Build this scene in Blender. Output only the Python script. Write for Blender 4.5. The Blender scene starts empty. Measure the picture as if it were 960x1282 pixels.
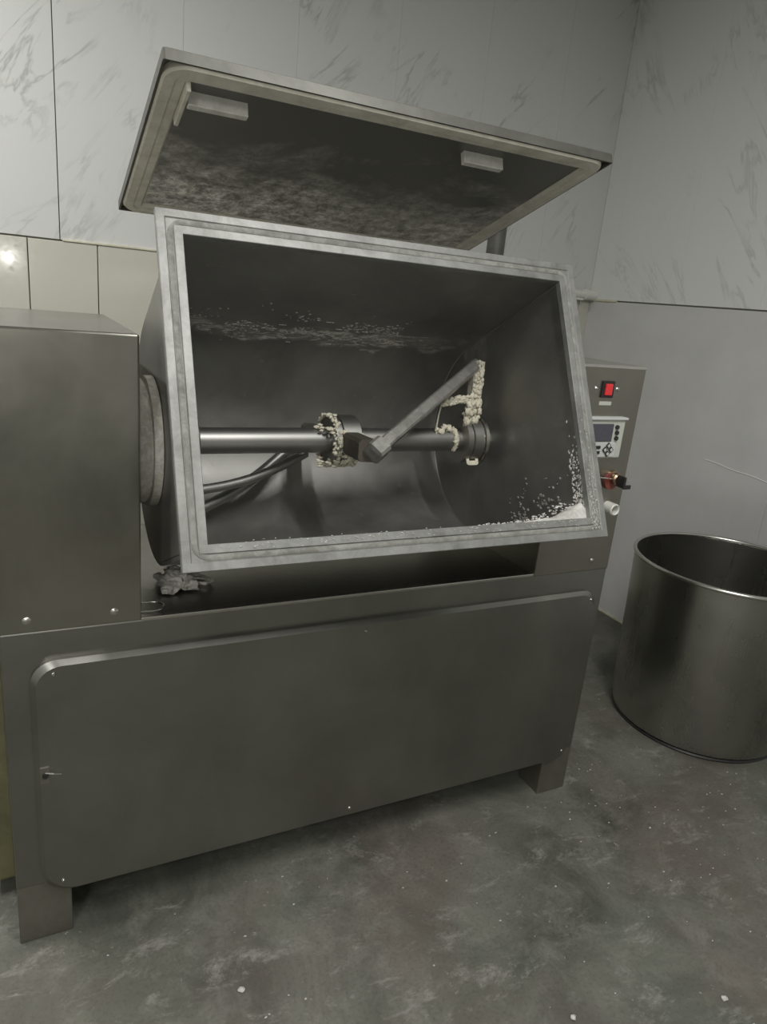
import bpy, bmesh, math, random
from mathutils import Vector, Matrix, noise
random.seed(7)
S = bpy.context.scene
COL = S.collection

# ------------------------------------------------------------------ camera
F_PX, YAW, PITCH, ROLL = 881.88, 0.4899, -0.2926, 0.0968
cy, sy, cp, sp = math.cos(YAW), math.sin(YAW), math.cos(PITCH), math.sin(PITCH)
fwd = Vector((sy*cp, cy*cp, sp)); rgt0 = Vector((cy, -sy, 0)); up0 = rgt0.cross(fwd)
rgt = rgt0*math.cos(ROLL) + up0*math.sin(ROLL); upv = -rgt0*math.sin(ROLL) + up0*math.cos(ROLL)
cam = bpy.data.cameras.new('camera'); camo = bpy.data.objects.new('camera', cam); COL.objects.link(camo)
m = Matrix((rgt, upv, -fwd)).transposed().to_4x4(); m.translation = Vector((0, -1.4006, 1.45))
camo.matrix_world = m
cam.sensor_fit = 'VERTICAL'; cam.sensor_height = 36.0; cam.lens = F_PX*36/1282; cam.clip_start = 0.02
S.camera = camo

# ------------------------------------------------------------------ world, lights, exposure
w = bpy.data.worlds.new('world'); S.world = w; w.use_nodes = True
w.node_tree.nodes['Background'].inputs[0].default_value = (0.05, 0.055, 0.05, 1)
w.node_tree.nodes['Background'].inputs[1].default_value = 0.3
vs = S.view_settings; vs.view_transform = 'Standard'; vs.look = 'None'; vs.gamma = 1; vs.use_curve_mapping = False
vs.exposure = 0.32
def area(name, loc, size, energy, col, rot=(0, 0, 0)):
    l = bpy.data.lights.new(name, 'AREA'); l.shape = 'RECTANGLE'; l.size, l.size_y = size; l.energy = energy; l.color = col
    o = bpy.data.objects.new(name, l); o.location = loc; o.rotation_euler = rot; COL.objects.link(o); return o
CEIL = 2.95
LAMPS = [(-0.75, 0.35, 0), (0.9, -1.5, 0), (-1.3, -3.0, 0)]  # all out of view; the last two added to brighten drum mouth and room front
for i_, (p_, e_) in enumerate(zip(LAMPS, (34, 35, 40))):
    area('tube_light', (p_[0], p_[1], CEIL-0.075), (0.08, 1.2), e_, (1.0, 0.99, 0.965))
# the phone's own lamp, just beside the lens: it glints in the glossy tiles
fl = bpy.data.lights.new('phone_lamp', 'POINT'); fl.energy = 4.0; fl.shadow_soft_size = 0.02; fl.color = (1, .98, .93)
flo = bpy.data.objects.new('phone_lamp', fl); flo.location = (-0.03, -1.39, 1.49); COL.objects.link(flo)

# ------------------------------------------------------------------ materials
class NT:
    def __init__(s, name):
        s.m = bpy.data.materials.new(name); s.m.use_nodes = True; s.t = s.m.node_tree
        s.b = s.t.nodes['Principled BSDF']
        s.co = s.n('ShaderNodeTexCoord').outputs['Object']
    def n(s, typ, **kw):
        nd = s.t.nodes.new(typ)
        for k, v in kw.items():
            if isinstance(k, str) and hasattr(nd, k): setattr(nd, k, v)
        return nd
    def l(s, a, b): s.t.links.new(a, b)
    def mapping(s, scale=(1, 1, 1), rot=(0, 0, 0), loc=(0, 0, 0)):
        mp = s.n('ShaderNodeMapping'); mp.inputs['Scale'].default_value = scale; mp.inputs['Rotation'].default_value = rot
        mp.inputs['Location'].default_value = loc; s.l(s.co, mp.inputs[0]); return mp.outputs[0]
    def noise(s, scale, detail=4, rough=.55, vec=None, dist=0):
        nd = s.n('ShaderNodeTexNoise'); nd.inputs['Scale'].default_value = scale; nd.inputs['Detail'].default_value = detail
        nd.inputs['Roughness'].default_value = rough; nd.inputs['Distortion'].default_value = dist
        s.l(vec if vec is not None else s.co, nd.inputs['Vector']); return nd.outputs['Fac']
    def ramp(s, fac, stops):
        r = s.n('ShaderNodeValToRGB'); e = r.color_ramp.elements
        while len(e) < len(stops): e.new(.5)
        for el, (p, c) in zip(e, stops):
            el.position = p; el.color = (c, c, c, 1) if isinstance(c, (int, float)) else (*c, 1)
        s.l(fac, r.inputs[0]); return r.outputs[0]
    def mix(s, fac, a, b, mode='MIX'):
        x = s.n('ShaderNodeMix'); x.data_type = 'RGBA'; x.blend_type = mode
        for sock, v in ((0, fac), (6, a), (7, b)):
            if isinstance(v, (int, float)): x.inputs[sock].default_value = v if sock == 0 else (v, v, v, 1)
            elif isinstance(v, tuple): x.inputs[sock].default_value = (*v, 1)
            else: s.l(v, x.inputs[sock])
        return x.outputs[2]
    def math(s, op, a, b=0.0):
        x = s.n('ShaderNodeMath'); x.operation = op
        for i, v in enumerate((a, b)):
            if isinstance(v, (int, float)): x.inputs[i].default_value = v
            else: s.l(v, x.inputs[i])
        return x.outputs[0]
    def set(s, k, v):
        i = s.b.inputs[k]
        if isinstance(v, (int, float)): i.default_value = v
        elif isinstance(v, tuple): i.default_value = (*v, 1)
        else: s.l(v, i)
        return s
    def bump(s, h, strength=.3, dist=.002):
        b = s.n('ShaderNodeBump'); b.inputs['Strength'].default_value = strength; b.inputs['Distance'].default_value = dist
        s.l(h, b.inputs['Height']); s.l(b.outputs[0], s.b.inputs['Normal']); return s

def plain(name, col, rough=.5, metal=0.0, spec=None):
    t = NT(name); t.set('Base Color', col).set('Roughness', rough).set('Metallic', metal)
    n_ = t.noise(60, 3); t.set('Roughness', t.ramp(n_, [(.3, max(.02, rough-.06)), (.7, min(1, rough+.06))]))
    return t.m
def steel(name, col=(.46, .46, .42), r0=.26, r1=.4, brush=(4, 60, 60), smudge=.16, bumpy=.06):
    t = NT(name)
    br = t.noise(1.0, 3, .6, t.mapping(brush)); sm = t.noise(3.2, 5, .6, dist=.4); fine = t.noise(40, 3)
    c = t.mix(t.ramp(sm, [(.35, 0.0), (.7, 1.0)]), tuple(x*(1-smudge) for x in col), tuple(min(1, x*(1+smudge*.5)) for x in col))
    t.set('Base Color', c).set('Metallic', 1.0)
    rr = t.math('ADD', t.math('MULTIPLY', br, (r1-r0)*.6), t.math('MULTIPLY', sm, (r1-r0)*.6))
    t.set('Roughness', t.math('ADD', rr, r0-.04)); t.bump(t.math('ADD', br, t.math('MULTIPLY', fine, .3)), bumpy, .001)
    return t.m

def smeared(name, base, dark, rough=.55, metal=.35, scale=22, lo=.42, hi=.62):
    t = NT(name)
    a = t.noise(scale, 7, .7, dist=.5); b = t.noise(5, 4, .6); f = t.noise(120, 3, .6)
    c = t.mix(t.ramp(a, [(lo, 0.0), (hi, 1.0)]), dark, base)
    c = t.mix(t.math('MULTIPLY', t.ramp(b, [(.35, 0.0), (.7, 1.0)]), .45), c, tuple(min(1, x*1.18) for x in base))
    t.set('Base Color', c).set('Metallic', metal).set('Roughness', rough); t.bump(t.math('ADD', a, t.math('MULTIPLY', f, .4)), .25, .0015)
    return t.m

M = {}
M['panel_steel'] = steel('brushed_panel_steel', (.31, .308, .285), .3, .44, (60, 60, 3))
M['body_steel'] = steel('body_steel', (.315, .312, .288), .3, .44, (50, 50, 3))
M['box_steel'] = steel('housing_steel', (.36, .35, .31), .2, .34, (60, 60, 2.5), .3)
M['col_steel'] = steel('column_steel', (.30, .29, .25), .36, .5, (60, 60, 3))
M['bin_steel'] = steel('bucket_steel', (.44, .435, .405), .26, .36, (30, 30, 1.5), .15, .015)
M['bar_steel'] = smeared('worn_bar_steel', (.42, .415, .39), (.26, .256, .235), .36, .65, 30)
M['bracket'] = smeared('pale_bracket_steel', (.72, .71, .66), (.55, .54, .5), .4, .2, 30)
M['doughy_steel'] = smeared('dough_smeared_steel', (.60, .57, .47), (.20, .195, .18), .6, .1, 40, .42, .5)
M['edge_steel'] = steel('edge_steel', (.62, .61, .57), .22, .34, (8, 8, 8))
M['shaft_steel'] = steel('shaft_steel', (.33, .328, .31), .42, .54, (3, 80, 80))
M['leg_steel'] = smeared('leg_steel', (.225, .22, .19), (.16, .14, .105), .45, .75, 7, .3, .6)
M['post_steel'] = smeared('post_steel', (.10, .10, .09), (.07, .07, .06), .5, .5)

def drum_mat():
    t = NT('drum_inner_steel')
    sm = t.noise(6, 6, .65, dist=.6); br = t.noise(1.0, 3, .6, t.mapping((3, 60, 60)))
    sep = t.n('ShaderNodeSeparateXYZ'); t.l(t.co, sep.inputs[0])
    # v: height along the tilted mouth, w: depth into the drum (object space, the drum tilts with it)
    X, Y, Z = sep.outputs[0], sep.outputs[1], sep.outputs[2]
    v = t.math('ADD', t.math('MULTIPLY', Y, .4208), t.math('MULTIPLY', Z, .9071))
    w_ = t.math('SUBTRACT', t.math('MULTIPLY', Y, .9071), t.math('MULTIPLY', Z, .4208))
    wob = t.noise(5, 3, .5)
    ww = t.math('ADD', w_, t.math('MULTIPLY', t.math('SUBTRACT', wob, .5), .22))
    band = t.ramp(t.math('ADD', ww, 1.0), [(.34, .0), (.38, .25), (.41, .35), (.44, 1.0), (.49, .9), (.51, 0.0)])   # residue tide line on the upper wall
    up_ = t.ramp(v, [(.0, 0.0), (.99, 0.0), (1.0, 1.0)])
    up_ = t.math('GREATER_THAN', v, 1.04)
    inx = t.math('MULTIPLY', t.ramp(t.math('ADD', X, .5), [(.05, 0.0), (.2, 1.0), (.68, 1.0), (.86, .25)]), up_)
    st = t.noise(15, 9, .78, t.mapping((1.0, 2.6, 1.3), (0, .7, .3)), 1.1); soft = t.noise(9, 5, .6, dist=.5)
    mask = t.math('MULTIPLY', t.math('MULTIPLY', band, inx), t.math('ADD', t.math('MULTIPLY', t.ramp(st, [(.5, 0.0), (.58, 1.0)]), t.math('GREATER_THAN', band, .36)), t.math('MULTIPLY', t.ramp(soft, [(.3, 0.0), (.75, 1.0)]), .45)))
    g = t.noise(30, 6, .7); low = t.math('MULTIPLY', t.ramp(g, [(.6, 0.0), (.75, .35)]), t.ramp(soft, [(.45, 0.0), (.65, 1.0)]))
    mask = t.math('MINIMUM', t.math('ADD', mask, low), 1.0)
    c = t.mix(t.ramp(sm, [(.3, 0.0), (.7, 1.0)]), (.25, .248, .232), (.36, .357, .335))
    c = t.mix(t.math('MULTIPLY', mask, .75), c, (.85, .83, .77)); t.set('Base Color', c)
    t.set('Metallic', t.math('SUBTRACT', .85, t.math('MULTIPLY', mask, .8)))
    t.set('Roughness', t.math('ADD', t.math('MULTIPLY', sm, .25), t.math('ADD', t.math('MULTIPLY', mask, .4), .36)))
    t.bump(t.math('ADD', br, t.math('MULTIPLY', mask, 2.0)), .1, .001); return t.m
M['drum'] = drum_mat()
M['frame'] = smeared('flour_dusted_frame', (.30, .302, .29), (.165, .165, .155), .5, .4, 16, .36, .66)
M['seal'] = smeared('grey_seal', (.27, .27, .25), (.15, .15, .135), .7, 0, 40)
M['gasket'] = smeared('cream_gasket', (.62, .60, .52), (.40, .38, .31), .65, 0, 18, .3, .6)
M['flange'] = smeared('worn_flange', (.78, .76, .70), (.5, .47, .41), .65, 0, 60)
M['dough'] = smeared('dried_dough', (.62, .59, .48), (.45, .42, .33), .85, 0, 80)
M['flour'] = smeared('flour', (.58, .57, .54), (.40, .39, .36), .95, 0, 60)
M['crust'] = smeared('grey_crust', (.30, .29, .265), (.16, .155, .14), .9, 0, 90)
M['scrap'] = smeared('grey_scrap', (.62, .60, .56), (.34, .325, .30), .9, 0, 90)
def lid_mat():
    t = NT('lid_inner_plate')
    a = t.noise(4.2, 7, .66, dist=.5); f = t.noise(30, 7, .8)
    sep = t.n('ShaderNodeSeparateXYZ'); t.l(t.co, sep.inputs[0])
    h = t.math('ADD', t.math('MULTIPLY', sep.outputs[1], 1.6), t.math('MULTIPLY', a, 1.3))   # residue gathers at the hinge side
    mr = t.n('ShaderNodeMapRange'); mr.inputs[1].default_value = .36; mr.inputs[2].default_value = .85; t.l(h, mr.inputs[0])
    mk = t.math('MULTIPLY', mr.outputs[0], t.ramp(f, [(.38, .15), (.62, 1.0)]))
    c = t.mix(mk, (.20, .20, .19), (.88, .86, .80)); t.set('Base Color', c)
    t.set('Metallic', t.math('SUBTRACT', .85, t.math('MULTIPLY', mk, .75))); t.set('Roughness', t.math('ADD', .38, t.math('MULTIPLY', mk, .5)))
    t.bump(t.math('MULTIPLY', mk, f), .4, .002); return t.m
M['lid_in'] = lid_mat()
M['lid'] = smeared('lid_steel', (.135, .134, .12), (.075, .074, .064), .5, .5, 12, .3, .7)

def marble(name, base, vein, ax):
    t = NT(name)
    # diagonal drifting veins: ridged noise stretched along a steep diagonal
    sep = t.n('ShaderNodeSeparateXYZ'); t.l(t.co, sep.inputs[0])
    u = sep.outputs[ax]; z = sep.outputs[2]
    cmb = t.n('ShaderNodeCombineXYZ')
    a_ = math.radians(56)
    p = t.math('ADD', t.math('MULTIPLY', u, math.cos(a_)), t.math('MULTIPLY', z, math.sin(a_)))
    q_ = t.math('SUBTRACT', t.math('MULTIPLY', u, math.sin(a_)), t.math('MULTIPLY', z, math.cos(a_)))
    t.l(t.math('MULTIPLY', p, 1.1), cmb.inputs[0]); t.l(t.math('MULTIPLY', q_, 4.6), cmb.inputs[1]); t.l(t.math('MULTIPLY', p, .2), cmb.inputs[2])
    n1 = t.noise(1.25, 5, .62, cmb.outputs[0], .9)
    rid = t.math('ABSOLUTE', t.math('SUBTRACT', n1, .5))
    line = t.ramp(rid, [(.0, 1.0), (.011, .55), (.03, 0.0)])
    n2 = t.noise(3.2, 3, .5, dist=.2); msk = t.ramp(n2, [(.47, 0.0), (.6, 1.0)])
    n3 = t.noise(9, 3, .5)
    v = t.math('MULTIPLY', t.math('MULTIPLY', line, msk), t.ramp(n3, [(.3, .35), (.6, .95)]))
    cl = t.noise(1.6, 3, .5)
    c = t.mix(t.ramp(cl, [(.35, 0.0), (.7, .5)]), base, tuple(x*.96 for x in base)); c = t.mix(t.math('MULTIPLY', v, .8), c, vein)
    t.set('Base Color', c).set('Roughness', .42).set('Specular IOR Level', .35); return t.m
M['marble_x'] = marble('marble_panel_back', (.60, .605, .59), (.33, .335, .325), 0)
M['marble_y'] = marble('marble_panel_right', (.64, .65, .635), (.44, .45, .44), 1)
M['wall_low'] = smeared('grey_wall_sheet', (.50, .50, .495), (.485, .485, .48), .6, 0, 3, .3, .7)
M['tile'] = plain('glossy_cream_tile', (.54, .53, .46), .1)
M['plaster'] = plain('plaster', (.5, .505, .48), .8)
M['ceiling'] = plain('ceiling_paint', (.7, .7, .67), .8)
M['grout'] = plain('grout', (.30, .29, .26), .9)
M['caulk'] = smeared('caulk', (.60, .58, .48), (.45, .42, .30), .6, 0)
M['white_pvc'] = plain('white_pvc', (.66, .66, .62), .4)
def floor_mat():
    t = NT('stained_concrete')
    a = t.noise(3.0, 9, .66, dist=.6); b = t.noise(8, 8, .72, dist=.4); c_ = t.noise(1.7, 5, .6); d_ = t.noise(2.3, 4, .55, t.mapping(loc=(5, 3, 0)))
    g = t.noise(110, 3, .6); st = t.noise(5.0, 10, .8, t.mapping((1, 2.0, 1), (0, 0, .7)), .4); sp_ = t.noise(46, 5, .7); zn = t.noise(3.1, 3, .5, t.mapping(loc=(2, 7, 0)))
    c = t.mix(t.ramp(a, [(.33, 0.0), (.66, 1.0)]), (.058, .061, .05), (.18, .18, .153))
    c = t.mix(t.math('MULTIPLY', t.ramp(c_, [(.5, 0.0), (.64, 1.0)]), .5), c, (.135, .105, .09))
    c = t.mix(t.math('MULTIPLY', t.ramp(d_, [(.5, 0.0), (.66, 1.0)]), .4), c, (.085, .10, .075))
    c = t.mix(t.math('MULTIPLY', t.ramp(b, [(.5, 0.0), (.72, 1.0)]), .6), c, (.22, .218, .19))
    c = t.mix(t.math('MULTIPLY', t.ramp(st, [(.55, 0.0), (.66, 1.0)]), .6), c, (.33, .325, .295))
    c = t.mix(t.math('MULTIPLY', t.math('MULTIPLY', t.ramp(sp_, [(.64, 0.0), (.7, 1.0)]), t.ramp(zn, [(.5, 0.0), (.62, 1.0)])), .7), c, (.42, .41, .37))
    c = t.mix(t.math('MULTIPLY', t.ramp(g, [(.35, 1.0), (.5, 0.0)]), .25), c, (.05, .052, .044))
    t.set('Base Color', c); t.set('Roughness', t.ramp(b, [(.3, .42), (.7, .72)])).set('Specular IOR Level', .35)
    t.bump(t.math('ADD', b, t.math('MULTIPLY', g, .3)), .25, .003); return t.m
M['floor'] = floor_mat()
M['black'] = plain('black_plastic', (.02, .02, .02), .45)
M['red'] = plain('red_rocker', (.62, .03, .035), .3); 
rb = M['red'].node_tree.nodes['Principled BSDF']; rb.inputs['Emission Color'].default_value = (1, .06, .06, 1); rb.inputs['Emission Strength'].default_value = .08
M['ctl'] = plain('controller_shell', (.50, .52, .46), .5)
M['ctl_face'] = plain('controller_face', (.55, .56, .55), .45)
M['screen'] = plain('dark_screen', (.075, .075, .095), .25)
M['brass'] = plain('key_brass', (.36, .26, .18), .35, 1.0)
M['dark_red'] = plain('dark_red_plastic', (.20, .05, .04), .5)
M['wire'] = plain('wire_steel', (.6, .6, .57), .25, 1.0)
M['yellow_side'] = smeared('yellowed_side_sheet', (.30, .285, .16), (.2, .19, .12), .45, .6, 6)
M['dark_arm'] = plain('shaded_arm_end', (.085, .075, .06), .6, .3)  # brown arm end, with the shade on it put into the colour
M['scratch'] = plain('scratch', (.66, .66, .65), .6)
M['lampbody'] = plain('lamp_body', (.7, .7, .7), .5)

# ------------------------------------------------------------------ mesh helpers
def bm_new(): return bmesh.new()
def box(bm, x0, x1, y0, y1, z0, z1, bev=0.0, seg=2):
    r = bmesh.ops.create_cube(bm, size=1.0); vs_ = r['verts']
    for v in vs_:
        v.co = Vector(((x0+x1)/2+v.co.x*(x1-x0), (y0+y1)/2+v.co.y*(y1-y0), (z0+z1)/2+v.co.z*(z1-z0)))
    if bev > 0:
        es = list({e for v in vs_ for e in v.link_edges})
        bmesh.ops.bevel(bm, geom=es, offset=bev, segments=seg, affect='EDGES', profile=.5)
    return bm
def frame_axes(d):
    d = d.normalized(); a = Vector((0, 0, 1)) if abs(d.z) < .9 else Vector((1, 0, 0))
    u = d.cross(a).normalized(); return u, d.cross(u).normalized()
def loft(bm, loops, cap0=True, cap1=True):
    R_ = [[bm.verts.new(p) for p in lp] for lp in loops]; n = len(R_[0])
    for a, b in zip(R_, R_[1:]):
        for i in range(n):
            try: bm.faces.new((a[i], a[(i+1) % n], b[(i+1) % n], b[i]))
            except ValueError: pass
    if cap0: bm.faces.new(list(reversed(R_[0])))
    if cap1: bm.faces.new(R_[-1])
    return bm
def cyl(bm, p0, p1, r0, r1=None, seg=24, bev=0.0):
    p0, p1 = Vector(p0), Vector(p1); r1 = r0 if r1 is None else r1; d = p1-p0; u, v = frame_axes(d); dn = d.normalized()
    ring = lambda c, r: [c+(u*math.cos(2*math.pi*i/seg)+v*math.sin(2*math.pi*i/seg))*r for i in range(seg)]
    lp = [ring(p0, r0), ring(p1, r1)]
    if bev > 0: lp = [ring(p0, r0-bev), ring(p0+dn*bev, r0), ring(p1-dn*bev, r1), ring(p1, r1-bev)]
    return loft(bm, lp)
def tube(bm, pts, r, seg=10, closed=False):
    pts = [Vector(p) for p in pts]; lps = []; pu = None; n = len(pts)
    for i, p in enumerate(pts):
        a = pts[(i-1) % n] if (closed or i > 0) else p; b = pts[(i+1) % n] if (closed or i < n-1) else p
        d = (b-a).normalized()
        if pu is None: pu, _ = frame_axes(d)
        u = (pu-d*pu.dot(d)).normalized(); v = d.cross(u); pu = u
        rr = r(i/(n-1)) if callable(r) else r
        lps.append([p+(u*math.cos(2*math.pi*k/seg)+v*math.sin(2*math.pi*k/seg))*rr for k in range(seg)])
    if closed: lps.append(lps[0]); 
    loft(bm, lps, not closed, not closed)
    if closed: bmesh.ops.remove_doubles(bm, verts=bm.verts, dist=1e-6)
    return bm
def lathe(bm, prof, c=(0, 0, 0), axis='z', seg=64):
    lps = []
    for r, h in prof:
        lp = []
        for i in range(seg):
            a = 2*math.pi*i/seg; x, y = r*math.cos(a), r*math.sin(a)
            lp.append(Vector(c)+(Vector((x, y, h)) if axis == 'z' else Vector((h, x, y)) if axis == 'x' else Vector((x, h, y))))
        lps.append(lp)
    return loft(bm, lps)
def rrect(x0, x1, y0, y1, r, n=6):
    if isinstance(r, (int, float)): r = [r]*4
    pts = []
    for (cx, cy_, a0), rr in zip(((x1, y1, 0), (x0, y1, 90), (x0, y0, 180), (x1, y0, 270)), r):
        sx = -1 if cx == x1 else 1; sy_ = -1 if cy_ == y1 else 1
        for i in range(n+1):
            a = math.radians(a0+90*i/n); pts.append((cx+sx*rr+rr*math.cos(a), cy_+sy_*rr+rr*math.sin(a)))
    return pts
def blob(bm, c, r, seed=0, sub=2, amp=.35, freq=1.0, squash=(1, 1, 1)):
    q = bmesh.ops.create_icosphere(bm, subdivisions=sub, radius=1.0); off = Vector((seed*3.1, seed*1.7, seed*.9))
    for v in q['verts']:
        k = 1+amp*noise.noise(v.co*1.6*freq+off)*1.6; p = v.co*k
        v.co = Vector(c)+Vector((p.x*squash[0], p.y*squash[1], p.z*squash[2]))*r
    return bm
def obj(name, bm, mat, parent=None, smooth=None, label=None):
    bmesh.ops.recalc_face_normals(bm, faces=bm.faces)
    root = parent
    while root is not None and root.parent is not None: root = root.parent
    if root is not None: bmesh.ops.translate(bm, verts=bm.verts, vec=-root.location)
    me = bpy.data.meshes.new(name); bm.to_mesh(me); bm.free()
    me.materials.append(M[mat])
    if smooth is not None:
        me.shade_smooth(); 
        try: me.set_sharp_from_angle(angle=math.radians(smooth))
        except Exception: pass
    o = bpy.data.objects.new(name, me); COL.objects.link(o); o.parent = parent
    if label: o['label'] = label
    return o
def tag(o, label, cat, group=None, kind=None):
    o['label'] = label; o['category'] = cat
    if group: o['group'] = group
    if kind: o['kind'] = kind
    return o
def struct(name, bm, mat, label=None):
    o = obj(name, bm, mat); o['kind'] = 'structure'
    if label: o['label'] = label
    return o
def thing(name, loc, label, cat):
    o = bpy.data.objects.new(name, None); o.location = loc; o.empty_display_size = .1; COL.objects.link(o); return tag(o, label, cat)

# ------------------------------------------------------------------ the room
YW, XW, ZJ = 1.535, 2.645, 1.5435
XL_, YF = -2.6, -4.2
struct('floor', box(bm_new(), XL_-.1, XW+.1, YF-.1, YW+.1, -.1, 0), 'floor', 'dark stained grey concrete floor with pale flecks')
struct('ceiling', box(bm_new(), XL_-.1, XW+.1, YF-.1, YW+.1, CEIL, CEIL+.1), 'ceiling', 'pale painted ceiling')
struct('wall_left', box(bm_new(), XL_-.1, XL_, YF, YW, 0, CEIL), 'plaster', 'plain grey wall beyond the mixer housing')
struct('wall_front', box(bm_new(), XL_-.1, XW+.1, YF-.1, YF, 0, CEIL), 'plaster', 'plain grey wall behind the viewpoint')
wb = struct('wall_back', box(bm_new(), XL_-.1, XW+.1, YW+.014, YW+.12, 0, CEIL), 'grout', 'back wall with marbled panels above glossy cream tiles')
wr = struct('wall_right', box(bm_new(), XW+.014, XW+.12, YF, YW+.014, 0, CEIL), 'grout', 'right wall with marbled panels above plain grey sheets')
PW = .426
k0 = math.floor((XL_-.153)/PW)
x = .153+k0*PW
while x < XW:
    g0 = .0016 if abs(x-.153) < .01 else .0003; g1 = .0016 if abs(x+PW-.153) < .01 else .0003
    a, b = max(x+g0, XL_), min(x+PW-g1, XW)
    if b-a > .02: obj('wall_panel', box(bm_new(), a, b, YW, YW+.02, ZJ+.002, CEIL, .0006, 1), 'marble_x', wb)
    x += PW
y = YW
first = True
while y > YF:
    wd = .13 if first else PW
    a, b = max(y-wd+.0002, YF), y-.0002
    if b-a > .02: obj('wall_panel', box(bm_new(), XW, XW+.02, a, b, ZJ+.004, CEIL, .0005, 1), 'marble_y', wr)
    y -= wd; first = False
y = YW
for wd in (1.22, 1.22, 1.22, 1.22, 1.22):
    a, b = max(y-wd+.0005, YF), y-.0005
    if b-a > .05: obj('wall_sheet', box(bm_new(), XW, XW+.02, a, b, 0, ZJ-.003, .001, 1), 'wall_low', wr)
    y -= wd
TW = .23
x = .047-12*TW
rows = [(ZJ-.38, ZJ-.004), (ZJ-.765, ZJ-.385), (ZJ-1.15, ZJ-.77), (0, ZJ-1.155)]
while x < XW-.005:
    a, b = max(x+.0015, XL_), min(x+TW-.0015, XW)
    if b-a > .01:
        for z0, z1 in rows: obj('wall_tile', box(bm_new(), a, b, YW-.006, YW+.016, z0, z1, .0025, 2), 'tile', wb)
    x += TW
t1 = struct('trim_1', box(bm_new(), .16, XW, YW-.010, YW+.006, ZJ-.003, ZJ+.005, .002), 'caulk', 'thin pale caulk line above the cream tiles')
t2 = struct('trim_2', tube(bm_new(), [(XW-.001, YW-.02-.03*i, ZJ+.001*math.sin(i*1.3)) for i in range(7)], .006, 8), 'caulk', 'yellowed caulk at the corner end of the wall joint')
struct('baseboard_right', box(bm_new(), XW-.006, XW, YF, YW-.006, 0, .012, .002), 'caulk', 'thin yellowed caulk strip where right wall meets floor')
# scratch on the lower right wall sheet
tag(obj('scratch_line', tube(bm_new(), [(XW-.0005, .64-.03*i, .912-.002*i+.002*math.sin(i)) for i in range(14)], lambda s: .0022, 6), 'scratch'),
    'thin pale scratch across the plain grey wall sheet', 'scratch')
# white pipe along the back wall into the corner
pp = thing('wall_pipe', (2.2, YW-.04, ZJ), 'short white plastic pipe along the wall joint into the corner', 'pipe')
obj('pipe_run', cyl(bm_new(), (1.7, YW-.03, ZJ+.022), (XW-.02, YW-.03, ZJ+.022), .022, seg=20), 'white_pvc', pp, 40)
obj('pipe_clip', box(bm_new(), 2.52, 2.56, YW-.054, YW, ZJ-.008, ZJ+.003, .002), 'white_pvc', pp)
obj('pipe_socket', cyl(bm_new(), (2.575, YW-.03, ZJ+.022), (XW-.001, YW-.03, ZJ+.022), .027, seg=20), 'white_pvc', pp, 40)
for (lx, ly, lz), where in zip(LAMPS, ('above the gear housing of the mixer', 'above the open floor before the drum, added to light its mouth', 'near the plain front wall')):
    r = thing('ceiling_light', (lx, ly, CEIL), 'slim tube lamp batten on the ceiling '+where, 'ceiling light'); r['group'] = 'tube lamps on the ceiling'
    obj('batten', box(bm_new(), lx-.04, lx+.04, ly-.62, ly+.62, CEIL-.05, CEIL, .006), 'lampbody', r)
    for s_ in (-1, 1): obj('end_cap', box(bm_new(), lx-.04, lx+.04, ly+s_*.62-.012, ly+s_*.62+.012, CEIL-.085, CEIL-.0, .004), 'lampbody', r)

# ------------------------------------------------------------------ the mixer
BXL, BXR, BX1, CX0, ZB = -.062, 1.5, .2006, 1.2316, .765
DEP = .62
mx = thing('dough_mixer', (.72, .31, 0), 'large stainless steel horizontal dough mixer with tilted open drum and raised lid', 'dough mixer')
box_ = lambda *a: box(bm_new(), *a)
obj('base_cabinet', box_(BXL, BXR, 0, DEP, .15, ZB, .004), 'body_steel', mx)
for (a, b) in ((BXL, .047), (1.392, BXR)):
    for (c, d) in ((.001, .10), (DEP-.10, DEP-.001)):
        bm = box_(a, b, c, d, .0, .16, .003); 
        obj('leg', bm, 'leg_steel', mx)
obj('side_panel', box_(-.115, BXL+.002, .16, DEP-.05, .04, .72, .01), 'yellow_side', mx, label='yellowed steel side sheet')
# tray rim lips
obj('tray_lip', box_(BX1, CX0, -.001, .016, ZB-.004, ZB+.004, .002), 'edge_steel', mx)
# front cover
prof = rrect(-.013, 1.467, .128, .702, [.05, .05, .07, .05], 8)
def plate(pts, y0, y1, bev):
    bm = bm_new(); cx = sum(p[0] for p in pts)/len(pts); cz = sum(p[1] for p in pts)/len(pts)
    x0, x1 = min(p[0] for p in pts), max(p[0] for p in pts); z0, z1 = min(p[1] for p in pts), max(p[1] for p in pts)
    ins = lambda d: [(cx+(p[0]-cx)*(1-2*d/(x1-x0)), cz+(p[1]-cz)*(1-2*d/(z1-z0))) for p in pts]
    lp = []
    for d, yy in ((0, y1), (0, y0+bev), (bev, y0)): lp.append([(p[0], yy, p[1]) for p in ins(d)])
    return loft(bm, lp)
fp = obj('front_panel', plate(prof, -.020, .004, .010), 'panel_steel', mx, 20)
def screw(px, pz, par, r=.005, y=-.0195, mat='edge_steel'):
    bm = bm_new(); lathe(bm, [(.0005, -.0035), (r*.6, -.003), (r, -.0005), (r, .003), (.0005, .003)], (px, y, pz), 'y', 14); obj('screw', bm, mat, par, 40)
for px, pz in ((.03, .676), (.72, .676), (1.44, .676), (.03, .165), (.72, .158), (1.44, .165)): screw(px, pz, fp)
bm = box_(-.004, .014, -.023, -.012, .425, .465, .001); obj('latch_plate', bm, 'leg_steel', fp)
bm = cyl(bm_new(), (.006, -.027, .446), (.006, -.012, .446), .006, seg=14); obj('latch_slot', bm, 'black', fp)
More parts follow.
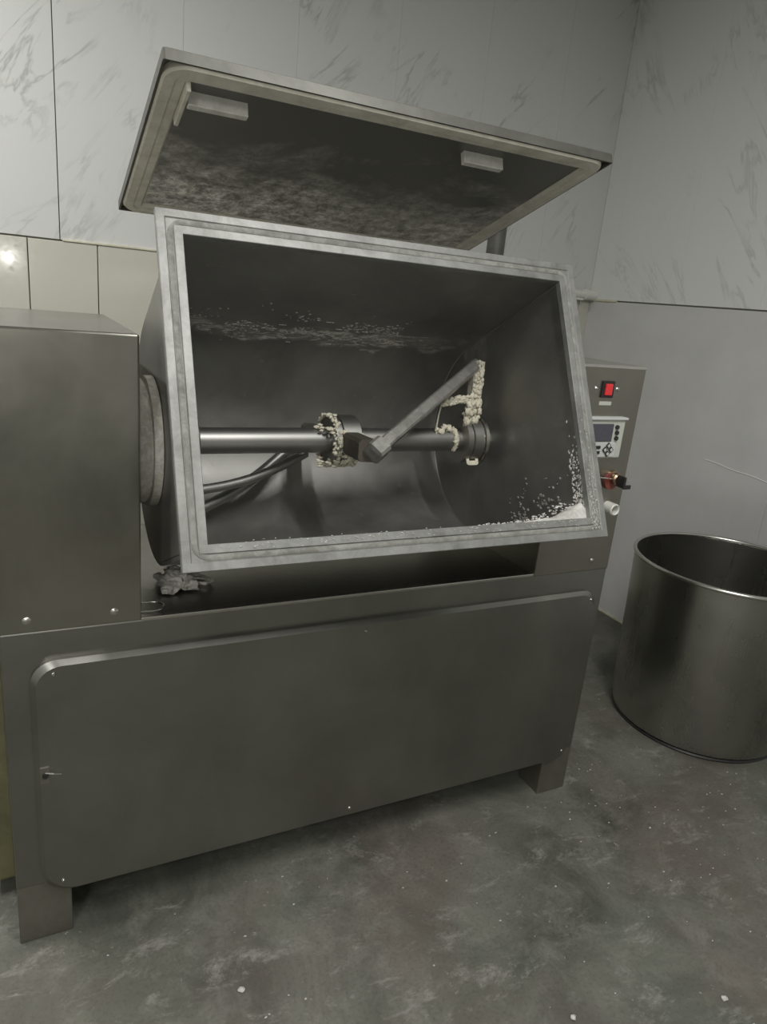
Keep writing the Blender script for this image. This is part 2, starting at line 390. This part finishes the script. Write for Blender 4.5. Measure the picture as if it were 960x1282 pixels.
tube(bm := bm_new(), [(.006, -.024, .452), (.022, -.026, .448), (.036, -.021, .441)], .0016, 6); obj('latch_wire', bm, 'wire', fp)

# gear housing at the left
gh = obj('gear_housing', box_(-.16, BX1, -.006, DEP-.03, ZB, 1.346, .004), 'box_steel', mx)
for px in (-.012, .148): screw(px, .792, gh, .008, -.006)
for px in (-.1,): screw(px, .792, gh, .008, -.006)
# control column at the right
cc = obj('control_column', box_(CX0, BXR, -.003, DEP-.03, ZB-.005, 1.339, .003), 'col_steel', mx)
screw(1.433, .792, cc, .006, -.003)
obj('column_cap', box_(CX0-.001, BXR+.001, -.0045, DEP-.03, 1.333, 1.3405, .001), 'edge_steel', cc)
# power switch
ps = obj('power_switch', box_(1.351, 1.393, -.008, 0, 1.256, 1.300, .002), 'black', mx, label='black switch housing')
obj('rocker', box_(1.360, 1.384, -.012, -.006, 1.263, 1.293, .002), 'red', ps, label='lit red rocker')
for px in (1.335, 1.409): screw(px, 1.279, ps, .006, -.003)
obj('name_strip', box_(1.352, 1.394, -.0045, -.002, 1.236, 1.246, .0005), 'ctl', ps)
# controller
ct = obj('controller', box_(1.288, 1.444, -.02, 0, 1.096, 1.204, .004), 'ctl', mx, label='pale green-grey controller')
obj('top_bead', box_(1.285, 1.447, -.026, 0, 1.200, 1.207, .002), 'ctl_face', ct)
obj('screen', box_(1.300, 1.402, -.0225, -.018, 1.142, 1.190, .002), 'screen', ct, label='dark blue-grey display')
obj('face_strip', box_(1.294, 1.42, -.0215, -.018, 1.100, 1.139, .001), 'ctl_face', ct)
for px, pz in ((1.414, 1.181), (1.416, 1.166), (1.417, 1.151)): obj('button', cyl(bm_new(), (px, -.025, pz), (px, -.018, pz), .006, seg=12), 'black', ct, 40)
for pz in (1.113, 1.127): obj('button', box_(1.35, 1.366, -.0245, -.019, pz-.004, pz+.004, .001), 'black', ct)
for i, (dx, dz) in enumerate(((0, .011), (0, -.011), (-.011, 0), (.011, 0))):
    bm = bm_new(); c = Vector((1.394+dx, -.0235, 1.120+dz)); e = .0085
    loft(bm, [[(c.x+e*math.cos(a), yy, c.z+e*math.sin(a)) for a in (0, math.pi/2, math.pi, 1.5*math.pi)] for yy in (-.0245, -.019)]); obj('arrow_key', bm, 'black', ct)
    bm = bm_new(); e = .0052
    loft(bm, [[(c.x+e*math.cos(a), yy, c.z+e*math.sin(a)) for a in (0, math.pi/2, math.pi, 1.5*math.pi)] for yy in (-.0255, -.0235)]); obj('arrow_key_cap', bm, 'ctl_face', ct)
# key switch
ks = obj('key_switch', lathe(bm_new(), [(.001, -.03), (.012, -.03), (.016, -.026), (.016, -.012), (.02, -.01), (.02, 0)], (1.448, 0, 1.037), 'y', 24), 'brass', mx, 40, 'brass key switch')
obj('key', box_(1.444, 1.452, -.055, -.028, 1.018, 1.05, .002), 'black', ks)
obj('key_handle', box_(1.452, 1.478, -.05, -.044, 1.014, 1.026, .002), 'black', ks)
obj('collar', lathe(bm_new(), [(.014, -.012), (.024, -.012), (.024, 0), (.014, 0)], (1.442, 0, 1.028), 'y', 24), 'dark_red', ks, 40)
tube(bm := bm_new(), [(1.432, -.02, 1.037), (1.415, -.02, 1.040), (1.395, -.012, 1.040), (1.38, 0, 1.036)], .0018, 6); obj('key_wire', bm, 'wire', ks)
# spout tube
bm = bm_new(); lathe(bm, [(.011, 0), (.011, -.035), (.014, -.038), (.017, -.035), (.017, 0)], (1.45, 0, .952), 'y', 24); obj('outlet_tube', bm, 'white_pvc', mx, 40, 'white tube end')
# wire loop at the housing foot
pts = [(BX1-.002, .055, ZB+.012)]+[(.2006+.03+.022*math.sin(a), .033-.022*math.cos(a+math.pi), ZB+.012) for a in [math.pi*i/10 for i in range(11)]]+[(BX1-.002, .011, ZB+.012)]
obj('wire_loop', tube(bm_new(), pts, .0025, 8), 'wire', mx, 60, 'small bent wire loop')

# ---- drum (profile in mouth coordinates: w into the drum, v up along the mouth)
ca, sa = .907144, .42082
WV = lambda X, w, v: Vector((X, ca*w+sa*v, -sa*w+ca*v))
WM, V0, V1 = -.649, .770, 1.430
W0, VC, RD = -.27, 1.088, .275
FX0, FX1 = .2309, 1.2020
EX0, EX1 = .272, 1.160
def uprof(d=0.0, n=28):
    pts = [(WM+.004, 1.384+d), (W0, VC+RD+d)]
    for i in range(1, n): a = math.pi/2-math.pi*i/n; pts.append((W0+(RD+d)*math.cos(a), VC+(RD+d)*math.sin(a)))
    pts += [(W0, VC-RD-d), (WM+.004, .815-d)]
    return pts
bm = bm_new(); inn, out = uprof(0), uprof(.009)
ring = inn+out[::-1]
loft(bm, [[WV(X, *p) for p in ring] for X in (EX0-.01, EX1+.01)], False, False)
n_ = len(inn)
for X in (EX0-.01, EX1+.01):     # close the shell ends
    vi = [bm.verts.new(WV(X, *p)) for p in inn]; vo = [bm.verts.new(WV(X, *p)) for p in out]
    for i in range(n_-1): bm.faces.new((vi[i], vi[i+1], vo[i+1], vo[i]))
bmesh.ops.remove_doubles(bm, verts=bm.verts, dist=1e-5)
dr = obj('drum', bm, 'drum', mx, 30, 'dark steel mixing drum')
for a, b in ((EX0-.012, EX0), (EX1, EX1+.012)):
    bm = bm_new(); pr = uprof(-.0005); loft(bm, [[WV(X, *p) for p in pr] for X in (a, b)]); obj('end_plate', bm, 'drum', dr, 30)
for X in (EX0+.001, EX1-.001):
    bm = tube(bm_new(), [WV(X, *p) for p in uprof(-.001, 40)], .0022, 6); obj('weld_bead', bm, 'shaft_steel', dr, 60)
def rect_ring(prof, x0, x1, v0, v1, fn, rad=0.0, n=5):
    lps = []
    for ins, dep in prof:
        rr = max(rad-ins, .0008) if rad else 0
        if rad: pl = rrect(x0+ins, x1-ins, v0+ins, v1-ins, rr, n)
        else: pl = [(x1-ins, v1-ins), (x0+ins, v1-ins), (x0+ins, v0+ins), (x1-ins, v0+ins)]
        lps.append([fn(px, pv, dep) for px, pv in pl])
    lps.append(lps[0]); bm = bm_new(); loft(bm, lps, False, False); bmesh.ops.remove_doubles(bm, verts=bm.verts, dist=1e-6); return bm
FN = lambda px, pv, dep: WV(px, WM+dep, pv)
mf = obj('mouth_frame', rect_ring([(0, .014), (0, .001), (.001, 0), (.015, 0), (.017, .002), (.029, .002), (.031, -.001), (.0455, -.001), (.0465, .000), (.0465, .014)], FX0, FX1, V0, V1, FN), 'frame', dr, None, 'flour-dusted pale steel mouth frame')
obj('seal', rect_ring([(.0178, .003), (.0178, .0012), (.020, .0002), (.026, .0002), (.0282, .0012), (.0282, .003)], FX0, FX1, V0, V1, FN, .05), 'seal', dr, 40)
# bearing flanges
AX = Vector((0, .213, 1.098))
for s_, xa, xb in ((1, BX1, EX0-.011), (-1, CX0, EX1+.011)):
    g = lambda h: xa+(xb-xa)*h
    bm = lathe(bm_new(), [(.03, g(0)), (.138, g(0)), (.138, g(.56)), (.132, g(.58)), (.132, g(.64)), (.145, g(.66)), (.145, g(.95)), (.138, g(1)), (.03, g(1))], AX, 'x', 64)
    obj('bearing_flange', bm, 'flange', mx, 30, 'worn pale bearing flange')
# shaft and agitator
sh = obj('agitator_shaft', cyl(bm_new(), (EX0-.03, AX.y, AX.z), (EX1+.03, AX.y, AX.z), .031, seg=40), 'shaft_steel', mx, 40)
def hub(xa, xb, r):
    bm = lathe(bm_new(), [(.03, xa), (r, xa), (r, xa+.014), (r-.005, xa+.016), (r-.005, xa+.019), (r, xa+.021), (r, xb-.003), (r-.004, xb), (.03, xb)], AX, 'x', 48)
    return obj('hub', bm, 'shaft_steel', sh, 30)
hub(.682, .752, .064); hub(1.066, 1.120, .064); hub(.300, .352, .064)
hb = bm_new(); lathe(hb, [(.03, 1.120), (.072, 1.120), (.072, 1.127), (.03, 1.127)], AX, 'x', 48); obj('hub_ring', hb, 'edge_steel', sh, 30)
def bar4(p0, p1, hw, hh, mat, name, tip=0.0, up=(0, 0, 1)):
    p0, p1 = Vector(p0), Vector(p1); d = (p1-p0).normalized(); u = d.cross(Vector(up)).normalized(); v = u.cross(d)
    rg = lambda c, k: [c+u*hw*k*a+v*hh*k*b for a, b in ((1, .7), (.7, 1), (-.7, 1), (-1, .7), (-1, -.7), (-.7, -1), (.7, -1), (1, -.7))]
    lp = ([rg(p0-d*tip, .55)] if tip else [])+[rg(p0, 1), rg(p1, 1)]
    return obj(name, loft(bm_new(), lp), mat, sh)
# arm of the right hub: up; arm of the middle hub: towards the mouth and to the back; arm of the left hub: down
bar4((1.098, .200, 1.14), (1.098, .205, 1.314), .016, .016, 'doughy_steel', 'arm', 0, (0, 1, 0))
bar4((.722, .165, 1.103), (.708, .03, 1.112), .024, .026, 'dark_arm', 'arm')
bar4((.70, .26, 1.098), (.70, .40, 1.085), .020, .020, 'shaft_steel', 'arm')
bar4((.327, .213, 1.05), (.327, .24, .90), .014, .018, 'shaft_steel', 'arm', 0, (0, 1, 0))
# mixing bars between the arms
d0, d1 = Vector((.738, .022, 1.126)), Vector((1.095, .205, 1.304))
bar4(d0, d1, .015, .015, 'bar_steel', 'mixing_bar', 0, (0, -1, 1))
bar4(d0-(d1-d0).normalized()*.036, d0, .022, .022, 'bar_steel', 'bar_tip', .003, (0, -1, 1))
tube(bm := bm_new(), [Vector((.69, .395, 1.08)).lerp(Vector((.33, .245, .905)), i/12)+Vector((0, 0, -.03*math.sin(math.pi*i/12))) for i in range(13)], .014, 12); obj('mixing_bar', bm, 'shaft_steel', sh, 40)
tube(bm := bm_new(), [Vector((.66, .30, 1.045)).lerp(Vector((.34, .22, .975)), i/12)+Vector((0, 0, -.02*math.sin(math.pi*i/12))) for i in range(13)], .012, 12); obj('mixing_bar', bm, 'shaft_steel', sh, 40)
# arm brace with dough on it and hub plug
bar4((1.10, .205, 1.215), (.985, .19, 1.205), .006, .007, 'shaft_steel', 'arm_brace')
bm = rect_ring([(0, .004), (0, 0), (.009, 0), (.009, .004)], -.019, .019, -.019, .019, lambda a, b, c: Vector((1.093+a, AX.y-.0655*math.cos(.75)+b*.35+c, AX.z-.0655*math.sin(.75)+b*.75+c)), .008)
obj('hub_plug', bm, 'dough', sh)

# ---- lid
LX0, LX1 = .2307, 1.2023
la = Vector((0, -.0621, 1.807)); lv = Vector((0, .952, -.307)); ln = Vector((0, -.307, -.951)); LL_ = .624
LT = lambda px, pv, dep: Vector((px, 0, 0))+la+lv*pv+ln*dep
TH = .022
bm = bm_new(); lps = []
for ins, dep in ((.004, 0), (0, .003), (0, TH), (.004, TH), (.004, .012), (.05, .010)):
    lps.append([LT(px, pv, dep) for px, pv in rrect(LX0+ins, LX1-ins, ins, LL_-ins, .004, 2)])
loft(bm, lps); ld = obj('lid', bm, 'lid', mx, None, 'raised flat steel lid')
pl = rrect(LX0+.03, LX1-.03, .03, LL_-.03, .03, 6)
bm = loft(bm_new(), [[LT(a, b, .009) for a, b in pl], [LT(a, b, .0175) for a, b in pl]]); obj('inner_plate', bm, 'lid_in', ld, None, 'dark lid lining with caked residue')
obj('gasket', rect_ring([(.005, .011), (.005, TH), (.009, TH+.004), (.026, TH+.005), (.030, TH+.002), (.034, TH+.003), (.044, TH+.002), (.049, TH-.004), (.049, .011)], LX0, LX1, 0, LL_, LT, .05, 8), 'gasket', ld, 40, 'cream rubber gasket')
def lbox(x0, x1, v0, v1, d0, d1): 
    bm = box(bm_new(), x0, x1, v0, v1, d0, d1, .0015, 1)
    for v in bm.verts: v.co = LT(v.co.x, v.co.y, v.co.z)
    return bm
obj('bracket', lbox(.286, .394, .082, .098, .016, .042), 'bracket', ld)
obj('bracket', lbox(.862, .962, .082, .098, .016, .042), 'bracket', ld)
obj('edge_strip', lbox(.276, .284, .045, .165, .016, .040), 'gasket', ld)
obj('hinge_bar', cyl(bm_new(), (.30, .49, 1.745), (1.325, .49, 1.745), .018, seg=20), 'post_steel', ld, 40)
for px in (.42, .98):
    bm = bm_new(); bt = LT(px, .52, -.001); bf = LT(px, .40, -.001); loft(bm, [[(px+k, bf.y, bf.z-.004), (px+k, bt.y, bt.z-.004), (px+k, .51, 1.758), (px+k, .47, 1.758)] for k in (-.012, .012)]); obj('hinge_lug', bm, 'post_steel', ld)
obj('lid_post', cyl(bm_new(), (1.303, .49, 1.335), (1.303, .49, 1.765), .027, seg=24), 'post_steel', mx, 40, 'dark lid support post')

# ------------------------------------------------------------------ steel bucket
CB = Vector((2.292, .165, 0)); RT, RB, HB = .333, .312, .64
bk = thing('steel_bucket', CB, 'large open stainless steel bucket on the floor beside the right wall', 'bucket')
prof = [(.002, .004), (RB-.05, .004), (RB-.02, .008), (RB-.006, .02), (RB, .045), (RT, HB-.006), (RT, HB), (RT-.004, HB), (RT-.004, HB-.006), (RB-.004, .05), (RB-.012, .026), (RB-.03, .014), (.002, .012)]
obj('bucket_wall', lathe(bm_new(), prof, CB, 'z', 96), 'bin_steel', bk, 35)
obj('rolled_rim', tube(bm_new(), [(CB.x+RT*math.cos(2*math.pi*i/96), CB.y+RT*math.sin(2*math.pi*i/96), HB) for i in range(96)], .0075, 10, True), 'edge_steel', bk, 60)
bm = bm_new(); lathe(bm, [(RB-.06, 0), (RB-.012, 0), (RB-.008, .006), (RB-.012, .012), (RB-.06, .012)], CB, 'z', 64); obj('foot_ring', bm, 'black', bk, 40)

# ------------------------------------------------------------------ dough and flour
def bits(name, items, mat, label, cat='dough residue', sub=2, parent=None):
    bm = bm_new()
    for i, (p, r, sq) in enumerate(items): blob(bm, p, r, i*1.37+random.random()*9, sub if r > .003 else 1, .45, 1.3, sq)
    if parent is not None:
        o = obj(name, bm, mat, parent, 80, label); o['kind'] = 'stuff'; return o
    return tag(obj(name, bm, mat, None, 80), label, cat, None, 'stuff')
rnd = random.uniform
# crumpled scrap lying on the tray
bm = bm_new()
for i in range(26):
    a, rr = rnd(0, 6.28), rnd(0, 1)**.6
    blob(bm, (.305+.045*rr*math.cos(a), .165+.06*rr*math.sin(a), ZB+.012+.012*(1-rr)), rnd(.009, .017), i*2.1, 2, .6, 1.8, (1.2, 1, .8))
tag(obj('dough_scrap', bm, 'scrap'), 'crumpled grey lump of dried dough on the tray beneath the drum', 'dough scrap')
tube(bm := bm_new(), [(.335, .15, ZB+.008), (.365, .13, ZB+.01), (.385, .15, ZB+.008), (.37, .185, ZB+.006), (.335, .2, ZB+.008)], .004, 6)
tag(obj('dough_string', bm, 'scrap'), 'thin curled strand of dried dough beside the crumpled lump', 'dough scrap')
# on the hub in the middle
it = []
for i in range(420):
    a = rnd(0, 6.28); X = .682+rnd(-.008, .012) if i < 170 else rnd(.69, .752); a = a if i < 170 else rnd(2.6, 5.9)
    it.append(((X, AX.y+.064*math.cos(a), AX.z+.064*math.sin(a)), rnd(.002, .0055), (1, 1, 1)))
for i in range(40): it.append(((rnd(.645, .69), AX.y-rnd(.0, .05), AX.z+random.choice((-.052, .034))+rnd(-.008, .008)), rnd(.002, .005), (1.6, 1, .8)))
bits('hub_dough', it, 'dough', 'pale dried dough crusted around the middle hub of the shaft', parent=sh)
it = []
for i in range(70): it.append(((1.098+rnd(-.014, .014), .187+rnd(-.002, .004), 1.314-i*.0023), rnd(.003, .0065), (1, .6, 1.2)))
for i in range(80): t_ = i/79; it.append(((1.10-.115*t_, .193-.01*t_, 1.215-.01*t_+rnd(-.009, .009)), rnd(.003, .007), (1.3, .8, .9)))
for i in range(60): it.append(((1.085+rnd(-.02, .02), .182+rnd(-.006, .01), 1.165+rnd(-.02, .045)), rnd(.003, .008), (1, .8, 1.2)))
for i in range(16): t_ = i/15; it.append(((1.09-.10*t_, .19-.05*t_, 1.318-.052*t_-.012), rnd(.002, .004), (1.4, .8, .9)))
bits('arm_dough', it, 'dough', 'pale dried dough clinging to the upright arm of the shaft', parent=sh)
it = []
for i in range(60): a = math.radians(100+130*i/59); it.append(((1.045+rnd(-.003, .003), AX.y+.033*math.cos(a), AX.z+.033*math.sin(a)), rnd(.003, .006), (1, 1, 1)))
for i in range(7): it.append(((1.025+rnd(-.015, .015), AX.y-.015, AX.z+.034+rnd(-.004, .006)), rnd(.005, .009), (1, 1, 1)))
for i in range(7): it.append(((.995+rnd(-.012, .012), AX.y-.02, AX.z+.028+rnd(-.004, .006)), rnd(.005, .008), (1, 1, 1)))
bits('shaft_dough', it, 'dough', 'crescent of pale dough around the shaft beside the end hub', parent=sh)
tube(bm := bm_new(), [(.988, .185, 1.205), (.985, .19, 1.17), (.982, .19, 1.135), (.986, .192, 1.118)], .0022, 6)
obj('dough_strand', bm, 'dough', sh, None, 'thin strand of dough')
# flour heap in the lower mouth corner: a drifted mound on the lower drum wall plus loose lumps
bm = bm_new(); NX, NW = 64, 26; grid = []
for i in range(NX+1):
    row = []
    for j in range(-1, NW+1):
        tx, tw = i/NX, max(j, 0)/NW; X = EX1-.002-.30*tx; w_ = WM+.013+.14*tw
        vb = .815-.002*(w_-WM)/(W0-WM)
        nz = noise.fractal(Vector((X*24, w_*24, 2.0)), 1.0, 2.0, 3)
        h = .040*(1-tx)**5*(1-tw)**.6*min(1, .35+tw*5)+.013*(1-tx)**1.6*(1-tw)+.010*nz*(1-tx)*(1-.6*tw)-.001-.008*tw
        row.append(bm.verts.new(WV(X, w_, vb+(max(h, -.004) if j >= 0 else -.004))))
    grid.append(row)
for i in range(NX):
    for j in range(NW+1): bm.faces.new((grid[i][j], grid[i+1][j], grid[i+1][j+1], grid[i][j+1]))
for i in range(150):
    t_ = rnd(0, 1)**1.5; X = EX1-.004-.26*t_
    blob(bm, WV(X, WM+.04+rnd(0, .06), .822+rnd(0, .05)*(1-t_)**3), rnd(.001, .0035), i*1.9, 1, .5, 1.3, (1.4, 1, .6))
for i in range(240):
    v = .83+abs(random.gauss(0, .075)); blob(bm, WV(EX1-rnd(.000, .003), WM+rnd(.015, .05), v), rnd(.001, .003), i*2.3, 1, .5, 1.3, (.6, 1, 1.4))
tag(obj('flour_heap', bm, 'flour', None, 50), 'small heap of white flour in the lower corner of the drum mouth', 'flour', None, 'stuff')
it = []
for i in range(420):
    ww_ = rnd(.05, .30); vv_ = .82+abs(random.gauss(0, .045))
    if noise.noise(Vector((ww_*22, vv_*22, 5))) < .0: continue
    it.append((WV(EX1-.001, WM+ww_, vv_), rnd(.001, .004), (.5, 1.2, 1)))
bits('corner_residue', it, 'crust', 'crusty grey residue on the drum end plate above the flour heap', parent=dr)
# streaks on the upper drum wall
def wall_pt(t):
    """t from 0 (mouth, top wall) into the drum, following the upper curve"""
    w = WM+t
    if w < W0: return (w, 1.384+(VC+RD-1.384)*(t/(W0-WM)))
    a = math.pi/2-(w-W0)/RD; return (W0+RD*math.cos(a), VC+RD*math.sin(a))
it = []
for i in range(1000):
    X = .34+.56*rnd(0, 1); t_ = .29+.10*math.sin((X-.3)*3.2)*.6+random.gauss(0, .03)+(.05 if X < .5 else 0)
    if noise.noise(Vector((X*9, t_*14, 3))) < -.02: continue
    w_, v_ = wall_pt(t_); it.append((WV(X, w_, v_), rnd(.0008, .0028), (1.6, 1.6, .6)))
bits('wall_residue', it, 'flour', 'streaky dried flour residue across the upper inside of the drum', parent=dr)
it = []
for i in range(26):
    X = rnd(.36, .86); t_ = .33+.08*math.sin((X-.3)*3.2)*.6+random.gauss(0, .04)+(.05 if X < .5 else 0)
    w_, v_ = wall_pt(t_); p = WV(X, w_, v_-.001)
    for k in range(random.randint(1, 4)): it.append((p+Vector((.005*k, 0, 0)), rnd(.0012, .0026), (1.8, 1.2, .7)))
bits('wall_flecks', it, 'flour', 'scattered white flecks on the upper inside of the drum', parent=dr)
it = []
for i in range(150): it.append((WV(rnd(.29, 1.14), WM-.001+rnd(-.002, .0), random.choice((V0+rnd(.03, .047), V0+rnd(.035, .05)))), rnd(.0004, .0013), (2, .6, 1)))
for i in range(160): it.append((WV(FX1-rnd(.02, .046), WM-.001, V0+.02+abs(random.gauss(0, .1))), rnd(.0005, .0018), (.8, .6, 1.8)))
bits('frame_flour', it, 'flour', 'fine white flour crumbs along the mouth frame edge', parent=dr)
# floor crumbs
it = []
for i in range(230):
    X, Y_ = rnd(-.1, 2.4), rnd(-.95, .2)
    if i < 120: X, Y_ = 1.75+random.gauss(0, .35), -.25+random.gauss(0, .3)
    if X > 2.6 or (X-CB.x)**2+(Y_-CB.y)**2 < .12 or (X < 1.52 and Y_ > -.02): continue
    it.append(((X, Y_, .001), rnd(.0009, .0025), (1.5, 1, .6)))
for (X, Y_) in ((1.0, -.62), (.36, -.29), (1.36, -.72), (.83, -.70)): it.append(((X, Y_, .003), .0065, (1.1, 1, .6)))
bits('floor_crumbs', it, 'flour', 'tiny white crumbs scattered over the concrete floor', 'crumbs')
